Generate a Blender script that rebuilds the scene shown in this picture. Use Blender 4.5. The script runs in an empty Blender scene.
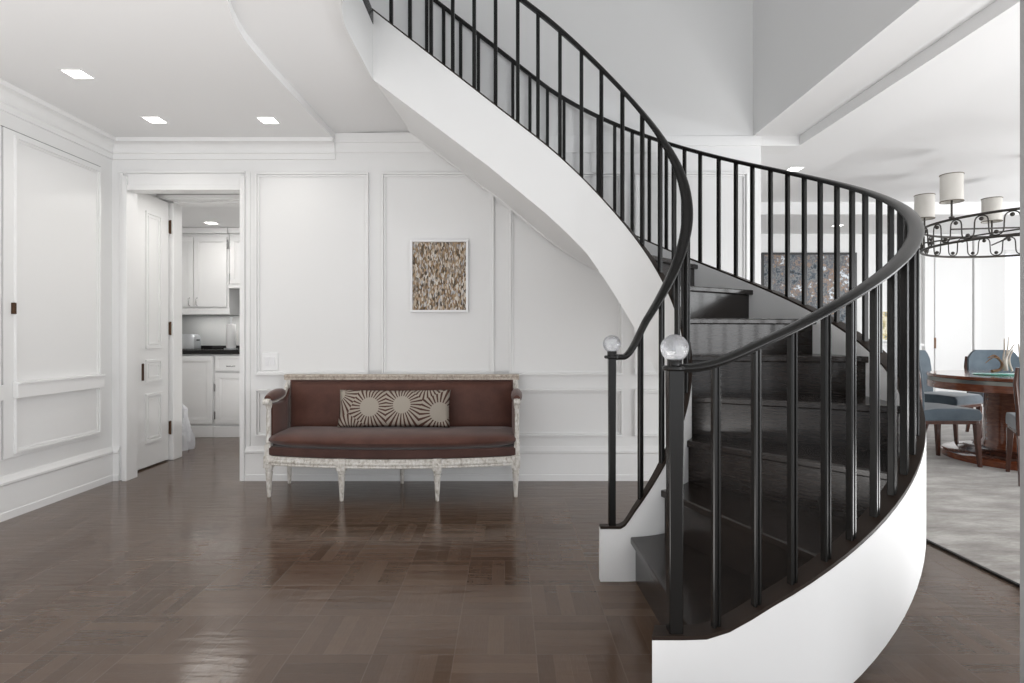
import bpy, math, random
from mathutils import Vector, Matrix
random.seed(7)
SC = bpy.context.scene
COL = SC.collection
PI = math.pi

# ------------------------------------------------------------------ helpers
class MB:
    """collects shapes, then builds ONE mesh object"""
    def __init__(s): s.v = []; s.f = []
    def add(s, vs, fs):
        n = len(s.v); s.v += [tuple(v) for v in vs]; s.f += [tuple(i + n for i in f) for f in fs]; return s
    def box(s, x0, x1, y0, y1, z0, z1):
        x0, x1 = min(x0, x1), max(x0, x1); y0, y1 = min(y0, y1), max(y0, y1); z0, z1 = min(z0, z1), max(z0, z1)
        return s.add([(x0,y0,z0),(x1,y0,z0),(x1,y1,z0),(x0,y1,z0),(x0,y0,z1),(x1,y0,z1),(x1,y1,z1),(x0,y1,z1)],
                     [(0,3,2,1),(4,5,6,7),(0,1,5,4),(1,2,6,5),(2,3,7,6),(3,0,4,7)])
    def sections(s, secs, closed=False, caps=True):
        """skin a list of equal-length closed loops"""
        n = len(secs[0]); vs = [p for q in secs for p in q]; fs = []
        m = len(secs)
        for i in range(m if closed else m - 1):
            a, b = i * n, ((i + 1) % m) * n
            for k in range(n):
                k2 = (k + 1) % n
                fs.append((a + k, a + k2, b + k2, b + k))
        if caps and not closed:
            fs.append(tuple(range(n - 1, -1, -1))); fs.append(tuple((m - 1) * n + k for k in range(n)))
        return s.add(vs, fs)
    def prism(s, poly, z0, z1):
        n = len(poly)
        zz0 = z0 if callable(z0) else (lambda x, y: z0); zz1 = z1 if callable(z1) else (lambda x, y: z1)
        vs = [(x, y, zz0(x, y)) for x, y in poly] + [(x, y, zz1(x, y)) for x, y in poly]
        fs = [tuple(range(n - 1, -1, -1)), tuple(range(n, 2 * n))] + [(i, (i + 1) % n, n + (i + 1) % n, n + i) for i in range(n)]
        return s.add(vs, fs)
    def lathe(s, prof, c=(0, 0, 0), n=24, sx=1, sy=1):
        secs = []
        for r, z in prof:
            secs.append([(c[0] + sx * r * math.cos(2*PI*k/n), c[1] + sy * r * math.sin(2*PI*k/n), c[2] + z) for k in range(n)])
        return s.sections(secs)
    def tube(s, pts, r, n=8, closed=False):
        pts = [Vector(p) for p in pts]; m = len(pts); secs = []
        R = r if isinstance(r, (list, tuple)) else [r] * m
        up = Vector((0, 0, 1)); prev = None
        for i, p in enumerate(pts):
            a = pts[i - 1] if (i > 0 or closed) else p; b = pts[(i + 1) % m] if (i < m - 1 or closed) else p
            t = (b - a).normalized()
            if prev is None:
                ref = up if abs(t.z) < .9 else Vector((1, 0, 0)); u = t.cross(ref).normalized()
            else:
                u = (prev - t * prev.dot(t)).normalized()
            prev = u; w = t.cross(u)
            secs.append([p + (u * math.cos(2*PI*k/n) + w * math.sin(2*PI*k/n)) * R[i] for k in range(n)])
        return s.sections(secs, closed)
    def ball(s, c, r, n=12, m=8):
        return s.lathe([(max(r * math.sin(PI*i/m), 1e-4), -r * math.cos(PI*i/m)) for i in range(m + 1)], c, n)
    def xf(s, fn): s.v = [tuple(fn(*v)) for v in s.v]; return s
    def build(s, name, mat, parent=None, bevel=0, smooth=True, sub=0, angle=35):
        off = parent_off(parent) if parent is not None and parent.get('_w') else Vector((0, 0, 0))
        me = bpy.data.meshes.new(name)
        me.from_pydata([tuple(Vector(v) - off) for v in s.v], [], s.f)
        me.validate(); me.update()
        import bmesh
        bm = bmesh.new(); bm.from_mesh(me); bmesh.ops.recalc_face_normals(bm, faces=bm.faces[:]); bm.to_mesh(me); bm.free()
        if smooth:
            for p in me.polygons: p.use_smooth = True
            me.set_sharp_from_angle(angle=math.radians(angle))
        o = bpy.data.objects.new(name, me); COL.objects.link(o)
        me.materials.append(mat)
        if parent is not None: o.parent = parent
        if bevel:
            b = o.modifiers.new('bevel', 'BEVEL'); b.width = bevel; b.segments = 2; b.limit_method = 'ANGLE'; b.angle_limit = math.radians(40)
        if sub:
            q = o.modifiers.new('sub', 'SUBSURF'); q.levels = sub; q.render_levels = sub
        return o

def parent_off(p):
    return Vector(p['_w'])
def tag(o, label=None, cat=None, group=None, kind=None):
    if label: o['label'] = label
    if cat: o['category'] = cat
    if group: o['group'] = group
    if kind: o['kind'] = kind
    return o
def thing(name, label, cat, loc=(0, 0, 0), rz=0, group=None, world=True):
    """an Empty at the thing's base; world=True: its parts are given in world coordinates"""
    o = bpy.data.objects.new(name, None); COL.objects.link(o); o.location = loc; o.rotation_euler = (0, 0, rz)
    o.empty_display_size = .05
    if world: o['_w'] = list(loc)
    return tag(o, label, cat, group)
def struct(o): o['kind'] = 'structure'; return o
def copy_tree(o, parent=None):
    c = o.copy(); COL.objects.link(c); c.parent = parent
    for ch in list(o.children): copy_tree(ch, c)
    return c
def subparent(child, o):
    child.parent = o; return child

# ------------------------------------------------------------------ materials
def mat(name, col, rough=.5, metal=0, spec=.5, coat=0, coat_r=.1, trans=0, ior=1.45, emit=None, es=0, alpha=1):
    m = bpy.data.materials.new(name); m.use_nodes = True
    b = m.node_tree.nodes['Principled BSDF']
    b.inputs['Base Color'].default_value = (*col, 1); b.inputs['Roughness'].default_value = rough
    b.inputs['Metallic'].default_value = metal; b.inputs['Specular IOR Level'].default_value = spec
    b.inputs['Coat Weight'].default_value = coat; b.inputs['Coat Roughness'].default_value = coat_r
    b.inputs['Transmission Weight'].default_value = trans; b.inputs['IOR'].default_value = ior
    if emit: b.inputs['Emission Color'].default_value = (*emit, 1); b.inputs['Emission Strength'].default_value = es
    return m
class NT:
    def __init__(s, m): s.t = m.node_tree; s.b = s.t.nodes['Principled BSDF']
    def n(s, typ, **kw):
        o = s.t.nodes.new(typ)
        for k, v in kw.items(): setattr(o, k, v)
        return o
    def put(s, sock, v):
        if hasattr(v, 'links') or isinstance(v, bpy.types.NodeSocket): s.t.links.new(v, sock)
        else: sock.default_value = v
    def m(s, op, a, b=0, c=None):
        o = s.n('ShaderNodeMath', operation=op); s.put(o.inputs[0], a); s.put(o.inputs[1], b)
        if c is not None: s.put(o.inputs[2], c)
        return o.outputs[0]
    def mix(s, f, a, b):
        o = s.n('ShaderNodeMix', data_type='RGBA'); s.put(o.inputs[0], f); s.put(o.inputs[6], a); s.put(o.inputs[7], b); return o.outputs[2]
    def fmix(s, f, a, b):
        return s.m('ADD', s.m('MULTIPLY', a, s.m('SUBTRACT', 1, f)), s.m('MULTIPLY', b, f))
    def coord(s, which='Object'): return s.n('ShaderNodeTexCoord').outputs[which]
    def xyz(s, v):
        o = s.n('ShaderNodeSeparateXYZ'); s.put(o.inputs[0], v); return o.outputs
    def comb(s, x, y, z=0):
        o = s.n('ShaderNodeCombineXYZ'); s.put(o.inputs[0], x); s.put(o.inputs[1], y); s.put(o.inputs[2], z); return o.outputs[0]
    def noise(s, v, scale, detail=3, rough=.5, out=0):
        o = s.n('ShaderNodeTexNoise'); s.put(o.inputs['Vector'], v); o.inputs['Scale'].default_value = scale
        o.inputs['Detail'].default_value = detail; o.inputs['Roughness'].default_value = rough; return o.outputs[out]
    def white(s, v, out=0):
        o = s.n('ShaderNodeTexWhiteNoise'); s.put(o.inputs['Vector'], v); return o.outputs[out]
    def ramp(s, f, stops, interp='LINEAR'):
        o = s.n('ShaderNodeValToRGB'); s.put(o.inputs[0], f); cr = o.color_ramp; cr.interpolation = interp
        while len(cr.elements) < len(stops): cr.elements.new(.5)
        for e, (p, c) in zip(cr.elements, stops): e.position = p; e.color = (*c, 1) if len(c) == 3 else c
        return o.outputs[0]
    def mapping(s, v, scale=(1,1,1), loc=(0,0,0), rot=(0,0,0)):
        o = s.n('ShaderNodeMapping'); s.put(o.inputs[0], v); o.inputs['Scale'].default_value = scale
        o.inputs['Location'].default_value = loc; o.inputs['Rotation'].default_value = rot; return o.outputs[0]
    def bump(s, h, strength=.2, dist=.002):
        o = s.n('ShaderNodeBump'); s.put(o.inputs['Height'], h); o.inputs['Strength'].default_value = strength
        o.inputs['Distance'].default_value = dist; s.t.links.new(o.outputs[0], s.b.inputs['Normal'])
    def base(s, c): s.t.links.new(c, s.b.inputs['Base Color'])
    def rough(s, c): s.t.links.new(c, s.b.inputs['Roughness'])

M = {}
def paint(name, col, rough):
    m = mat(name, col, rough, spec=.35); t = NT(m); t.bump(t.noise(t.coord(), 90, 2), .04, .001); return m
M['wall'] = paint('wall_paint', (.80, .80, .795), .5)
M['ceil'] = paint('ceiling_paint', (.82, .82, .82), .7)
M['trim'] = paint('trim_paint', (.82, .82, .815), .35)
M['cab'] = paint('cabinet_paint', (.83, .83, .83), .35)
M['plaster'] = paint('stair_plaster', (.80, .80, .795), .5)

# parquet: square blocks of five strips, alternate blocks turned a quarter
def parquet():
    m = mat('parquet_floor', (.05, .035, .03), .2, spec=.6); t = NT(m)
    W = .2836
    x, y, z = t.xyz(t.coord())
    u = t.m('DIVIDE', t.m('ADD', x, .1845), W); v = t.m('DIVIDE', t.m('SUBTRACT', y, 2.042), W)
    iu = t.m('FLOOR', u); iv = t.m('FLOOR', v); fu = t.m('SUBTRACT', u, iu); fv = t.m('SUBTRACT', v, iv)
    par = t.m('FLOORED_MODULO', t.m('ADD', iu, iv), 2)
    a = t.fmix(par, fu, fv); b = t.fmix(par, fv, fu)        # a runs across the strips, b along them
    sa = t.m('MULTIPLY', a, 5); ia = t.m('FLOOR', sa); fa = t.m('SUBTRACT', sa, ia)
    idv = t.comb(iu, iv, ia)
    rnd = t.white(idv); brnd = t.white(t.comb(iu, iv, 77))
    g = t.noise(t.comb(t.m('ADD', t.m('MULTIPLY', a, 9), t.m('MULTIPLY', rnd, 40)), t.m('MULTIPLY', b, .8), t.m('MULTIPLY', iu, 3)), 6, 5, .6)
    f = t.m('ADD', t.m('ADD', t.m('MULTIPLY', rnd, .34), t.m('MULTIPLY', brnd, .26)), t.m('MULTIPLY', g, .4))
    c = t.ramp(f, [(.15, (.066, .038, .023)), (.5, (.096, .059, .039)), (.85, (.135, .089, .062))])
    # joints
    def edge(q, w): return t.m('LESS_THAN', t.m('MINIMUM', q, t.m('SUBTRACT', 1, q)), w)
    jb = t.m('MAXIMUM', edge(a, .007), edge(b, .007)); js = edge(fa, .018)
    j = t.m('MAXIMUM', t.m('MULTIPLY', jb, .8), t.m('MULTIPLY', js, .35))
    c = t.mix(t.m('MULTIPLY', j, .4), c, (.17, .13, .11, 1))
    t.b.inputs['Specular Tint'].default_value = (1, .93, .87, 1)
    t.base(c)
    t.rough(t.m('ADD', .10, t.m('MULTIPLY', t.m('ADD', g, t.m('MULTIPLY', rnd, .6)), .08)))
    wv = t.noise(t.mapping(t.coord(), (3, 14, 1)), 1.6, 2, .5)
    t.bump(t.m('ADD', t.m('SUBTRACT', t.m('ADD', t.m('MULTIPLY', g, .1), t.m('MULTIPLY', rnd, .45)), j), t.m('MULTIPLY', wv, 5)), .25, .0012)
    return m
M['floor'] = parquet()
def wood(name, c0, c1, rough, sc=(1, 12, 12), bump=.08, coat=0):
    m = mat(name, c0, rough, spec=.4, coat=coat, coat_r=.05); t = NT(m)
    g = t.noise(t.mapping(t.coord(), sc), 4, 6, .6)
    t.base(t.ramp(g, [(.3, c0), (.7, c1)])); t.bump(g, bump, .001); return m
M['tread'] = wood('stair_dark_wood', (.010, .0075, .0065), (.022, .016, .013), .24, (4, 4, 30), .03, .1)
M['tread'].node_tree.nodes['Principled BSDF'].inputs['Specular IOR Level'].default_value = .48
M['mahog'] = wood('mahogany', (.10, .026, .012), (.23, .075, .035), .12, (3, 3, 14), .02, .5)
M['mahog2'] = wood('dark_walnut', (.045, .018, .012), (.09, .038, .026), .2, (6, 6, 2), .03, .3)
M['metal'] = mat('dark_bronze_metal', (.009, .0085, .008), .26, metal=.0, spec=.34)
M['iron'] = mat('chandelier_iron', (.06, .055, .05), .45, metal=.7)
M['bronze'] = mat('aged_bronze', (.09, .05, .03), .4, metal=.8)
M['chrome'] = mat('brushed_nickel', (.55, .55, .55), .25, metal=1)
def crystal():
    m = mat('rock_crystal', (.93, .94, .96), .1, trans=.75, ior=1.5); t = NT(m)
    v = t.n('ShaderNodeTexVoronoi'); t.put(v.inputs['Vector'], t.coord()); v.inputs['Scale'].default_value = 38
    g = t.noise(t.coord(), 45, 4, .7)
    t.base(t.ramp(g, [(.3, (.62, .64, .68)), (.6, (.95, .96, .98))]))
    t.bump(t.m('ADD', v.outputs[0], g), .5, .006); return m
M['crystal'] = crystal()
def fabric(name, c0, c1, rough=.75, sheen=.25, scale=160, mott=7):
    m = mat(name, c0, rough, spec=.25); t = NT(m)
    m.node_tree.nodes['Principled BSDF'].inputs['Sheen Weight'].default_value = sheen
    g = t.noise(t.coord(), mott, 4, .6); w = t.noise(t.coord(), scale, 2)
    t.base(t.ramp(t.m('ADD', t.m('MULTIPLY', g, .75), t.m('MULTIPLY', w, .25)), [(.32, c0), (.68, c1)])); t.bump(w, .15, .001); return m
M['leather'] = fabric('brown_mohair', (.070, .027, .019), (.115, .048, .034), .5, .25)
M['leather2'] = fabric('brown_mohair_band', (.055, .025, .020), (.085, .040, .032), .55, .2)
M['blue'] = fabric('slate_blue_velvet', (.040, .060, .080), (.085, .115, .14), .6, .5)
def distressed():
    m = mat('distressed_white_wood', (.6, .57, .52), .5); t = NT(m)
    g = t.noise(t.mapping(t.coord(), (1, 1, .5)), 55, 5, .7)
    t.base(t.ramp(g, [(.33, (.34, .30, .26)), (.45, (.58, .55, .50)), (.62, (.74, .72, .69))])); t.bump(g, .2, .001); return m
M['distress'] = distressed()
M['distress2'] = M['distress'].copy(); M['distress2'].name = 'bare_top_rail'
for nd in M['distress2'].node_tree.nodes:
    if nd.type == 'VALTORGB':
        for e_, c_ in zip(nd.color_ramp.elements, ((.30, .24, .19), (.44, .37, .31), (.60, .54, .47))): e_.color = (*c_, 1)
M['darkcap'] = mat('dark_stringer_cap', (.024, .016, .012), .45, spec=.22)
M['frame_white'] = mat('white_lacquer_frame', (.85, .85, .86), .3)
M['plastic'] = mat('switch_plastic', (.86, .86, .86), .3)
M['lampglow'] = mat('downlight_diffuser', (1, 1, 1), .5, emit=(1, .97, .93), es=7)
M['granite'] = mat('black_granite', (.012, .011, .011), .12)
M['splash'] = mat('grey_backsplash', (.46, .47, .47), .25)
M['steel'] = mat('brushed_steel', (.62, .64, .66), .3, metal=.8)
M['paper'] = mat('paper_white', (.88, .88, .88), .9)
M['bag'] = mat('plastic_bag', (.78, .79, .82), .3, trans=.15)
M['shade'] = mat('linen_shade', (.62, .60, .56), .9)
M['shade_in'] = mat('linen_shade_inside', (.74, .68, .55), .9)
M['table_band'] = mat('pewter_band', (.25, .26, .24), .3, metal=.8)
M['tglass'] = mat('green_glass', (.25, .85, .72), .05, trans=.7, ior=1.5)
M['drift'] = wood('driftwood', (.10, .05, .025), (.26, .15, .08), .7, (8, 8, 8), .4)
M['antler'] = wood('pale_antler', (.42, .36, .30), (.75, .70, .63), .5, (8, 8, 3), .2)
M['greywall'] = paint('wall_end_grey', (.33, .33, .33), .5)  # one even grey, darker than the other walls, for the near wall end
def rug():
    m = mat('pale_silk_rug', (.5, .47, .43), .8, spec=.2); t = NT(m)
    m.node_tree.nodes['Principled BSDF'].inputs['Sheen Weight'].default_value = .3
    c = t.coord()
    g = t.noise(t.mapping(c, (1.2, 3.4, 1), rot=(0, 0, .35)), 2.2, 6, .65)
    g2 = t.noise(t.mapping(c, (8, 30, 1), rot=(0, 0, .3)), 3, 4, .7)
    t.base(t.ramp(t.m('ADD', t.m('MULTIPLY', g, .7), t.m('MULTIPLY', g2, .3)), [(.36, (.17, .15, .13)), (.5, (.29, .265, .24)), (.64, (.47, .45, .42))]))
    t.bump(g2, .2, .003); return m
M['rug'] = rug()
def mosaic():
    m = mat('shingled_mosaic_canvas', (.4, .35, .3), .6); t = NT(m)
    c = t.mapping(t.coord(), (1, 1, .36))
    v = t.n('ShaderNodeTexVoronoi'); t.put(v.inputs['Vector'], c); v.inputs['Scale'].default_value = 120
    r, g, b = t.xyz(v.outputs['Color'])
    col = t.ramp(r, [(0, (.03, .025, .02)), (.14, (.16, .10, .05)), (.32, (.36, .25, .15)), (.5, (.25, .22, .19)), (.64, (.55, .47, .38)), (.8, (.70, .67, .62)), (.93, (.42, .44, .47))], 'CONSTANT')
    blot = t.noise(t.mapping(t.coord(), (1, 1, .5)), 14, 3)
    col = t.mix(t.m('MULTIPLY', blot, .35), col, (.33, .23, .14, 1)); t.base(col)
    t.bump(v.outputs['Distance'], .6, .006); return m
M['mosaic'] = mosaic()
def abstract(name, stops, sc=3.2, seed=0):
    m = mat(name, (.3, .3, .3), .5); t = NT(m)
    c = t.mapping(t.coord(), (1, 1, 1), loc=(seed, seed * 2, seed))
    n1 = t.noise(c, sc, 8, .72); n2 = t.noise(c, sc * 5, 5, .7)
    t.base(t.ramp(t.m('ADD', t.m('MULTIPLY', n1, .6), t.m('MULTIPLY', n2, .4)), stops)); t.bump(n2, .4, .01); return m
M['abstract'] = abstract('abstract_painting', [(.40, (.012, .014, .016)), (.445, (.06, .085, .11)), (.475, (.26, .26, .26)), (.495, (.07, .065, .065)), (.515, (.12, .16, .21)), (.535, (.38, .23, .12)), (.55, (.10, .11, .13)), (.585, (.70, .74, .78))], 1.9)
M['abstract2'] = abstract('yellow_painting', [(.34, (.75, .68, .45)), (.46, (.80, .76, .62)), (.53, (.50, .38, .10)), (.6, (.12, .22, .35)), (.7, (.85, .83, .75))], 9, 3)
# cushion: fans of stripes round plain discs
def fans():
    m = mat('fan_print_cushion', (.5, .46, .4), .7, spec=.3); t = NT(m)
    x, y, z = t.xyz(t.coord())
    best = None; strip = None
    cs = [(-.168, .005, 27, .068), (.062, .02, 27, .062), (.33, -.03, 25, .07), (-.40, .10, 25, .045), (.22, .20, 27, .05), (-.30, -.20, 29, .055)]
    cols = None; dmin = None
    for (cx, cz, k, r0) in cs:
        dx = t.m('SUBTRACT', x, cx); dz = t.m('SUBTRACT', z, cz)
        d = t.m('SQRT', t.m('ADD', t.m('MULTIPLY', dx, dx), t.m('MULTIPLY', dz, dz)))
        ang = t.m('ARCTAN2', dz, dx)
        w = t.m('SINE', t.m('ADD', t.m('MULTIPLY', ang, float(k)), t.m('MULTIPLY', d, 13.0)))
        on = t.m('MULTIPLY', t.m('GREATER_THAN', w, .2), t.m('GREATER_THAN', d, r0))
        if dmin is None: dmin, cols = d, on
        else:
            near = t.m('LESS_THAN', d, dmin); cols = t.fmix(near, cols, on); dmin = t.m('MINIMUM', d, dmin)
    t.base(t.mix(cols, (.37, .33, .28, 1), (.075, .034, .024, 1)))
    t.bump(t.noise(t.coord(), 200, 2), .1, .001); return m
M['fans'] = fans()

# ------------------------------------------------------------------ the view
H = 1.1; F = 590.34; CX = 507.75; CY = 336.33
def at(px, py, Y): return ((px - CX) / F * Y, Y, H - (py - CY) / F * Y)
cam = bpy.data.cameras.new('camera'); co = bpy.data.objects.new('camera', cam); COL.objects.link(co)
co.location = (0, 0, H); co.rotation_euler = (PI / 2, 0, 0)
cam.sensor_fit = 'HORIZONTAL'; cam.sensor_width = 36; cam.lens = F / 1024 * 36
cam.shift_x = (512 - CX) / 1024; cam.shift_y = (CY - 341.5) / 1024
cam.clip_start = .05
SC.camera = co

YB = 4.51       # back wall
XL = -3.022       # left wall
ZC = 2.594       # low ceiling

# ------------------------------------------------------------------ setting
struct(MB().box(-4.4, 9.0, -3.0, 8.6, -.1, 0).build('floor', M['floor'], smooth=False))
wb = MB()
OX0, OX1, OZ = -2.900, -2.030, 2.218     # doorway
wb.box(-3.15, OX0, YB, YB + .1, 0, 5.3); wb.box(OX0, OX1, YB, YB + .1, OZ, 5.3); wb.box(OX1, 1.935, YB, YB + .1, 0, 5.3)
struct(wb.build('wall_back', M['wall'], smooth=False))
struct(MB().box(XL - .12, XL, -3.0, YB, 0, ZC).build('wall_left', M['wall'], smooth=False))
# kitchen passage and kitchen shell
w = MB(); w.box(-3.14, -3.06, YB + .1, 5.26, 0, 2.4); w.box(-1.95, -1.85, YB + .1, 5.26, 0, 2.4)
struct(w.build('wall_passage', M['wall'], smooth=False))
w = MB(); w.box(-4.4, -2.99, 5.26, 5.38, 0, 2.4); w.box(-2.98, -1.85, 5.26, 5.38, 2.30, 2.4)
struct(w.build('wall_kitchen_front', M['wall'], smooth=False))
w = MB(); w.box(-3.05, -2.974, 5.25, 5.395, 0, 2.29); w.box(-2.974, -1.95, 5.245, 5.395, 2.285, 2.33)
struct(w.build('trim_1', M['trim'], bevel=.004, smooth=False))
struct(MB().box(-4.4, -4.3, 5.38, 7.2, 0, 2.4).build('wall_kitchen_left', M['wall'], smooth=False))
struct(MB().box(-1.9, -1.8, 5.38, 7.2, 0, 2.4).build('wall_kitchen_right', M['wall'], smooth=False))
struct(MB().box(-4.3, -1.9, 7.1, 7.2, 0, 2.4).build('wall_kitchen_back', M['splash'], smooth=False))
struct(MB().box(-4.4, -1.8, YB + .1, 7.2, 2.34, 2.45).build('ceiling_kitchen', M['ceil'], smooth=False))

# low ceiling on the left with its curved edge, and the stair landing beside it
def arc(cx, cy, r, a0, a1, n):
    return [(cx + r * math.cos(math.radians(a0 + (a1 - a0) * i / n)), cy + r * math.sin(math.radians(a0 + (a1 - a0) * i / n))) for i in range(n + 1)]
led = [(-1.312, 4.51), (-1.322, 4.1), (-1.330, 3.66), (-1.336, 3.32)] + arc(.03, 3.1, 1.362, 180, 270, 20)
poly = [(XL - .1, YB)] + led + [(1.9, 1.738), (1.9, -3.0), (XL - .1, -3.0)]
struct(MB().prism(poly, ZC, 2.95).build('ceiling', M['ceil'], angle=25))
SEND = (-.84, 3.667)
fas = [SEND] + arc(.03, 3.1, .87, 180, 270, 20)
zl = lambda x, y: 2.645 + .045 * max(0, min(1, (x + 1.32) / .48)) if y > 2.3 and x < 0 else 2.66
lp = [(-1.6, YB)] + [(-1.6, 2.4), (-1.2, 1.8), (-.6, 1.45), (.03, 1.2), (1.9, 1.2), (1.9, 2.23)] + fas[::-1] + [(SEND[0] - .005, YB)]
# soffit of the landing as a strip between ledge and fascia so that it can slope gently
def strip(led, fas, n=40):
    def res(p):
        L = [0]
        for a, b in zip(p, p[1:]): L.append(L[-1] + math.dist(a, b))
        out = []
        for i in range(n + 1):
            d = L[-1] * i / n
            for k in range(len(p) - 1):
                if d <= L[k + 1] + 1e-9:
                    t = (d - L[k]) / (L[k + 1] - L[k]); out.append((p[k][0] + t * (p[k+1][0] - p[k][0]), p[k][1] + t * (p[k+1][1] - p[k][1]))); break
        return out
    return res(led), res(fas)
la, fb = strip([(x - .0, y) for x, y in led], [(-.735, YB), (-.80, 4.0)] + fas)
secs = []
for (ax, ay), (bx, by) in zip(la, fb):
    zf = 2.667 + .047 * max(0, min(1, (YB - by) / .84))
    secs.append([(ax - .05, ay, 2.645), (ax, ay, 2.645), (bx - .002, by, zf), (bx - .002, by, 2.955), (ax - .05, ay, 2.955)])
o = MB().sections(secs).build('ceiling_landing', M['ceil'], angle=25); struct(o)
# fascia of the landing edge with its kerb
def ribbon(path, t, z0, z1):
    """vertical wall of thickness t to the left of a plan path"""
    secs = []
    for i, p in enumerate(path):
        a = path[max(i - 1, 0)]; b = path[min(i + 1, len(path) - 1)]
        d = Vector((b[0] - a[0], b[1] - a[1])).normalized(); n = Vector((-d.y, d.x))
        q = Vector(p) - n * t if t < 0 else Vector(p) + n * t
        q = Vector(p) + n * t
        secs.append([(p[0], p[1], z0), (q.x, q.y, z0), (q.x, q.y, z1), (p[0], p[1], z1)])
    return MB().sections(secs)
fas_end = fas
fo = ribbon([(x + .004, y) for x, y in fas], -.004, 2.69, 2.95); fo2 = ribbon([(x + .004, y) for x, y in fas], -.05, 2.95, 3.045)
fo.add(fo2.v, fo2.f)
struct(fo.build('trim_2', M['plaster'], angle=25))
o = ribbon([(x + .007, y) for x, y in fas], -.052, 3.035, 3.115); struct(o.build('trim_3', M['metal'], angle=25))
# upper floor walls round the stairwell, and the slab edge under them
struct(MB().box(1.875, 1.97, -1.0, YB, 2.66, 5.3).build('wall_upper_right', M['wall'], smooth=False))
struct(MB().box(1.875, 2.226, -3.0, YB, 2.63, 2.66).build('ceiling_soffit', M['ceil'], smooth=False))
struct(MB().box(-3.1, 2.0, -3.0, YB + .1, 5.3, 5.4).build('ceiling_upper', M['ceil'], smooth=False))
struct(MB().box(XL - .12, XL, -3.0, YB, 2.95, 5.3).build('wall_upper_left', M['wall'], smooth=False))
w = MB(); w.box(2.226, 2.74, -3.0, 8.5, 2.556, 2.9); w.box(1.95, 2.226, YB, 8.5, 2.556, 2.9); w.box(2.74, 9.0, 7.05, 8.5, 2.556, 2.9); w.box(2.74, 9.0, -3.0, 1.6, 2.556, 2.9)
struct(w.build('ceiling_dining', M['ceil'], smooth=False))
struct(MB().box(2.70, 9.0, 1.55, 7.1, 2.70, 2.9).build('ceiling_tray', M['ceil'], smooth=False))
struct(MB().box(1.25, 1.935, YB - .012, YB + .01, 2.553, 2.63).build('trim_4', M['trim'], bevel=.003, smooth=False))
struct(MB().box(1.935, 2.226, YB - .012, YB + .2, 2.553, 2.63).build('wall_lintel', M['wall'], smooth=False))
struct(MB().box(1.86, 1.935, YB + .1, 8.5, 0, 2.6).build('wall_middle', M['wall'], smooth=False))
# dining room
YF = 8.4
WX0, WX1, WZ0, WZ1 = 7.07, 8.45, .25, 2.33
w = MB(); w.box(1.86, WX0, YF, YF + .15, 0, 2.7); w.box(WX0, 9, YF, YF + .15, WZ1, 2.7); w.box(WX0, 9, YF, YF + .15, 0, WZ0); w.box(WX1, 9, YF, YF + .15, WZ0, WZ1)
struct(w.build('wall_dining', M['wall'], smooth=False))
wf = MB()
for x in (WX0, (WX0 + WX1) / 2 - .02, WX1 - .04): wf.box(x, x + .045, YF + .04, YF + .1, WZ0, WZ1)
for z in (WZ0, WZ1 - .05): wf.box(WX0, WX1, YF + .04, YF + .1, z, z + .05)
win = struct(MB().box(WX0, WX1, YF + .065, YF + .075, WZ0, WZ1).build('window_1', mat('window_glass', (1, 1, 1), 0, trans=1, ior=1.0), smooth=False))
subparent(wf.build('window_frame', M['trim'], smooth=False), win)
w = MB(); w.box(8.9, 9.0, -3.0, -2.6, 0, 2.7); w.box(8.9, 9.0, 6.5, 8.5, 0, 2.7); w.box(8.9, 9, -2.6, 6.5, 0, .3); w.box(8.9, 9, -2.6, 6.5, 2.35, 2.7)
struct(w.build('wall_right', M['wall'], smooth=False))
# closet door and pilaster on the far wall
def wx(px, Y=YF): return (px - CX) / F * Y
d = MB(); d.box(wx(934), wx(971), YF - .025, YF, .02, 2.46)
dd = struct(d.build('door_1', M['trim'], bevel=.003, smooth=False))
subparent(MB().box(wx(931.6), wx(933.6), YF - .05, YF - .0, .93, 1.08).build('hinge', M['bronze']), dd)
struct(MB().box(wx(922), wx(931), YF - .06, YF, 0, 2.556).build('trim_5', M['trim'], bevel=.004, smooth=False))
struct(MB().box(wx(972), wx(979), YF - .045, YF, 0, 2.556).build('trim_6', M['trim'], bevel=.004, smooth=False))
struct(MB().box(2.2, 7.0, YF - .02, YF, 0, .16).build('baseboard_dining', M['trim'], bevel=.004, smooth=False))
# wall end close by on the right
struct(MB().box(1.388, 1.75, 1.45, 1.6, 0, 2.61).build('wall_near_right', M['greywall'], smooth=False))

# mouldings -------------------------------------------------------
trim_no = [6]
def trim(mb, bevel=.003, m='trim'):
    trim_no[0] += 1
    return struct(mb.build('trim_%d' % trim_no[0], M[m], bevel=bevel, smooth=False))
def pz(py, Y=YB): return H - (py - CY) / F * Y
def pxx(px, Y=YB): return (px - CX) / F * Y
def frame(mb, x0, x1, z0, z1, y, w, d):
    """raised frame on a wall that faces -y"""
    mb.box(x0, x1, y - d, y, z1 - w, z1); mb.box(x0, x1, y - d, y, z0, z0 + w)
    mb.box(x0, x0 + w, y - d, y, z0 + w, z1 - w); mb.box(x1 - w, x1, y - d, y, z0 + w, z1 - w)
def moulding(x0, x1, z0, z1, y=YB):
    mb = MB(); frame(mb, x0, x1, z0, z1, y, .015, .028); frame(mb, x0 + .015, x1 - .015, z0 + .015, z1 - .015, y, .016, .013); return trim(mb)
zt, zb_, lz1, lz0 = pz(173), pz(375), pz(389), pz(436)
for a, b in ((256, 369), (382, 494), (509.5, 622.5), (634, 747)):
    moulding(pxx(a), pxx(b), zb_, zt); moulding(pxx(a), pxx(b), lz0, lz1)
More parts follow.
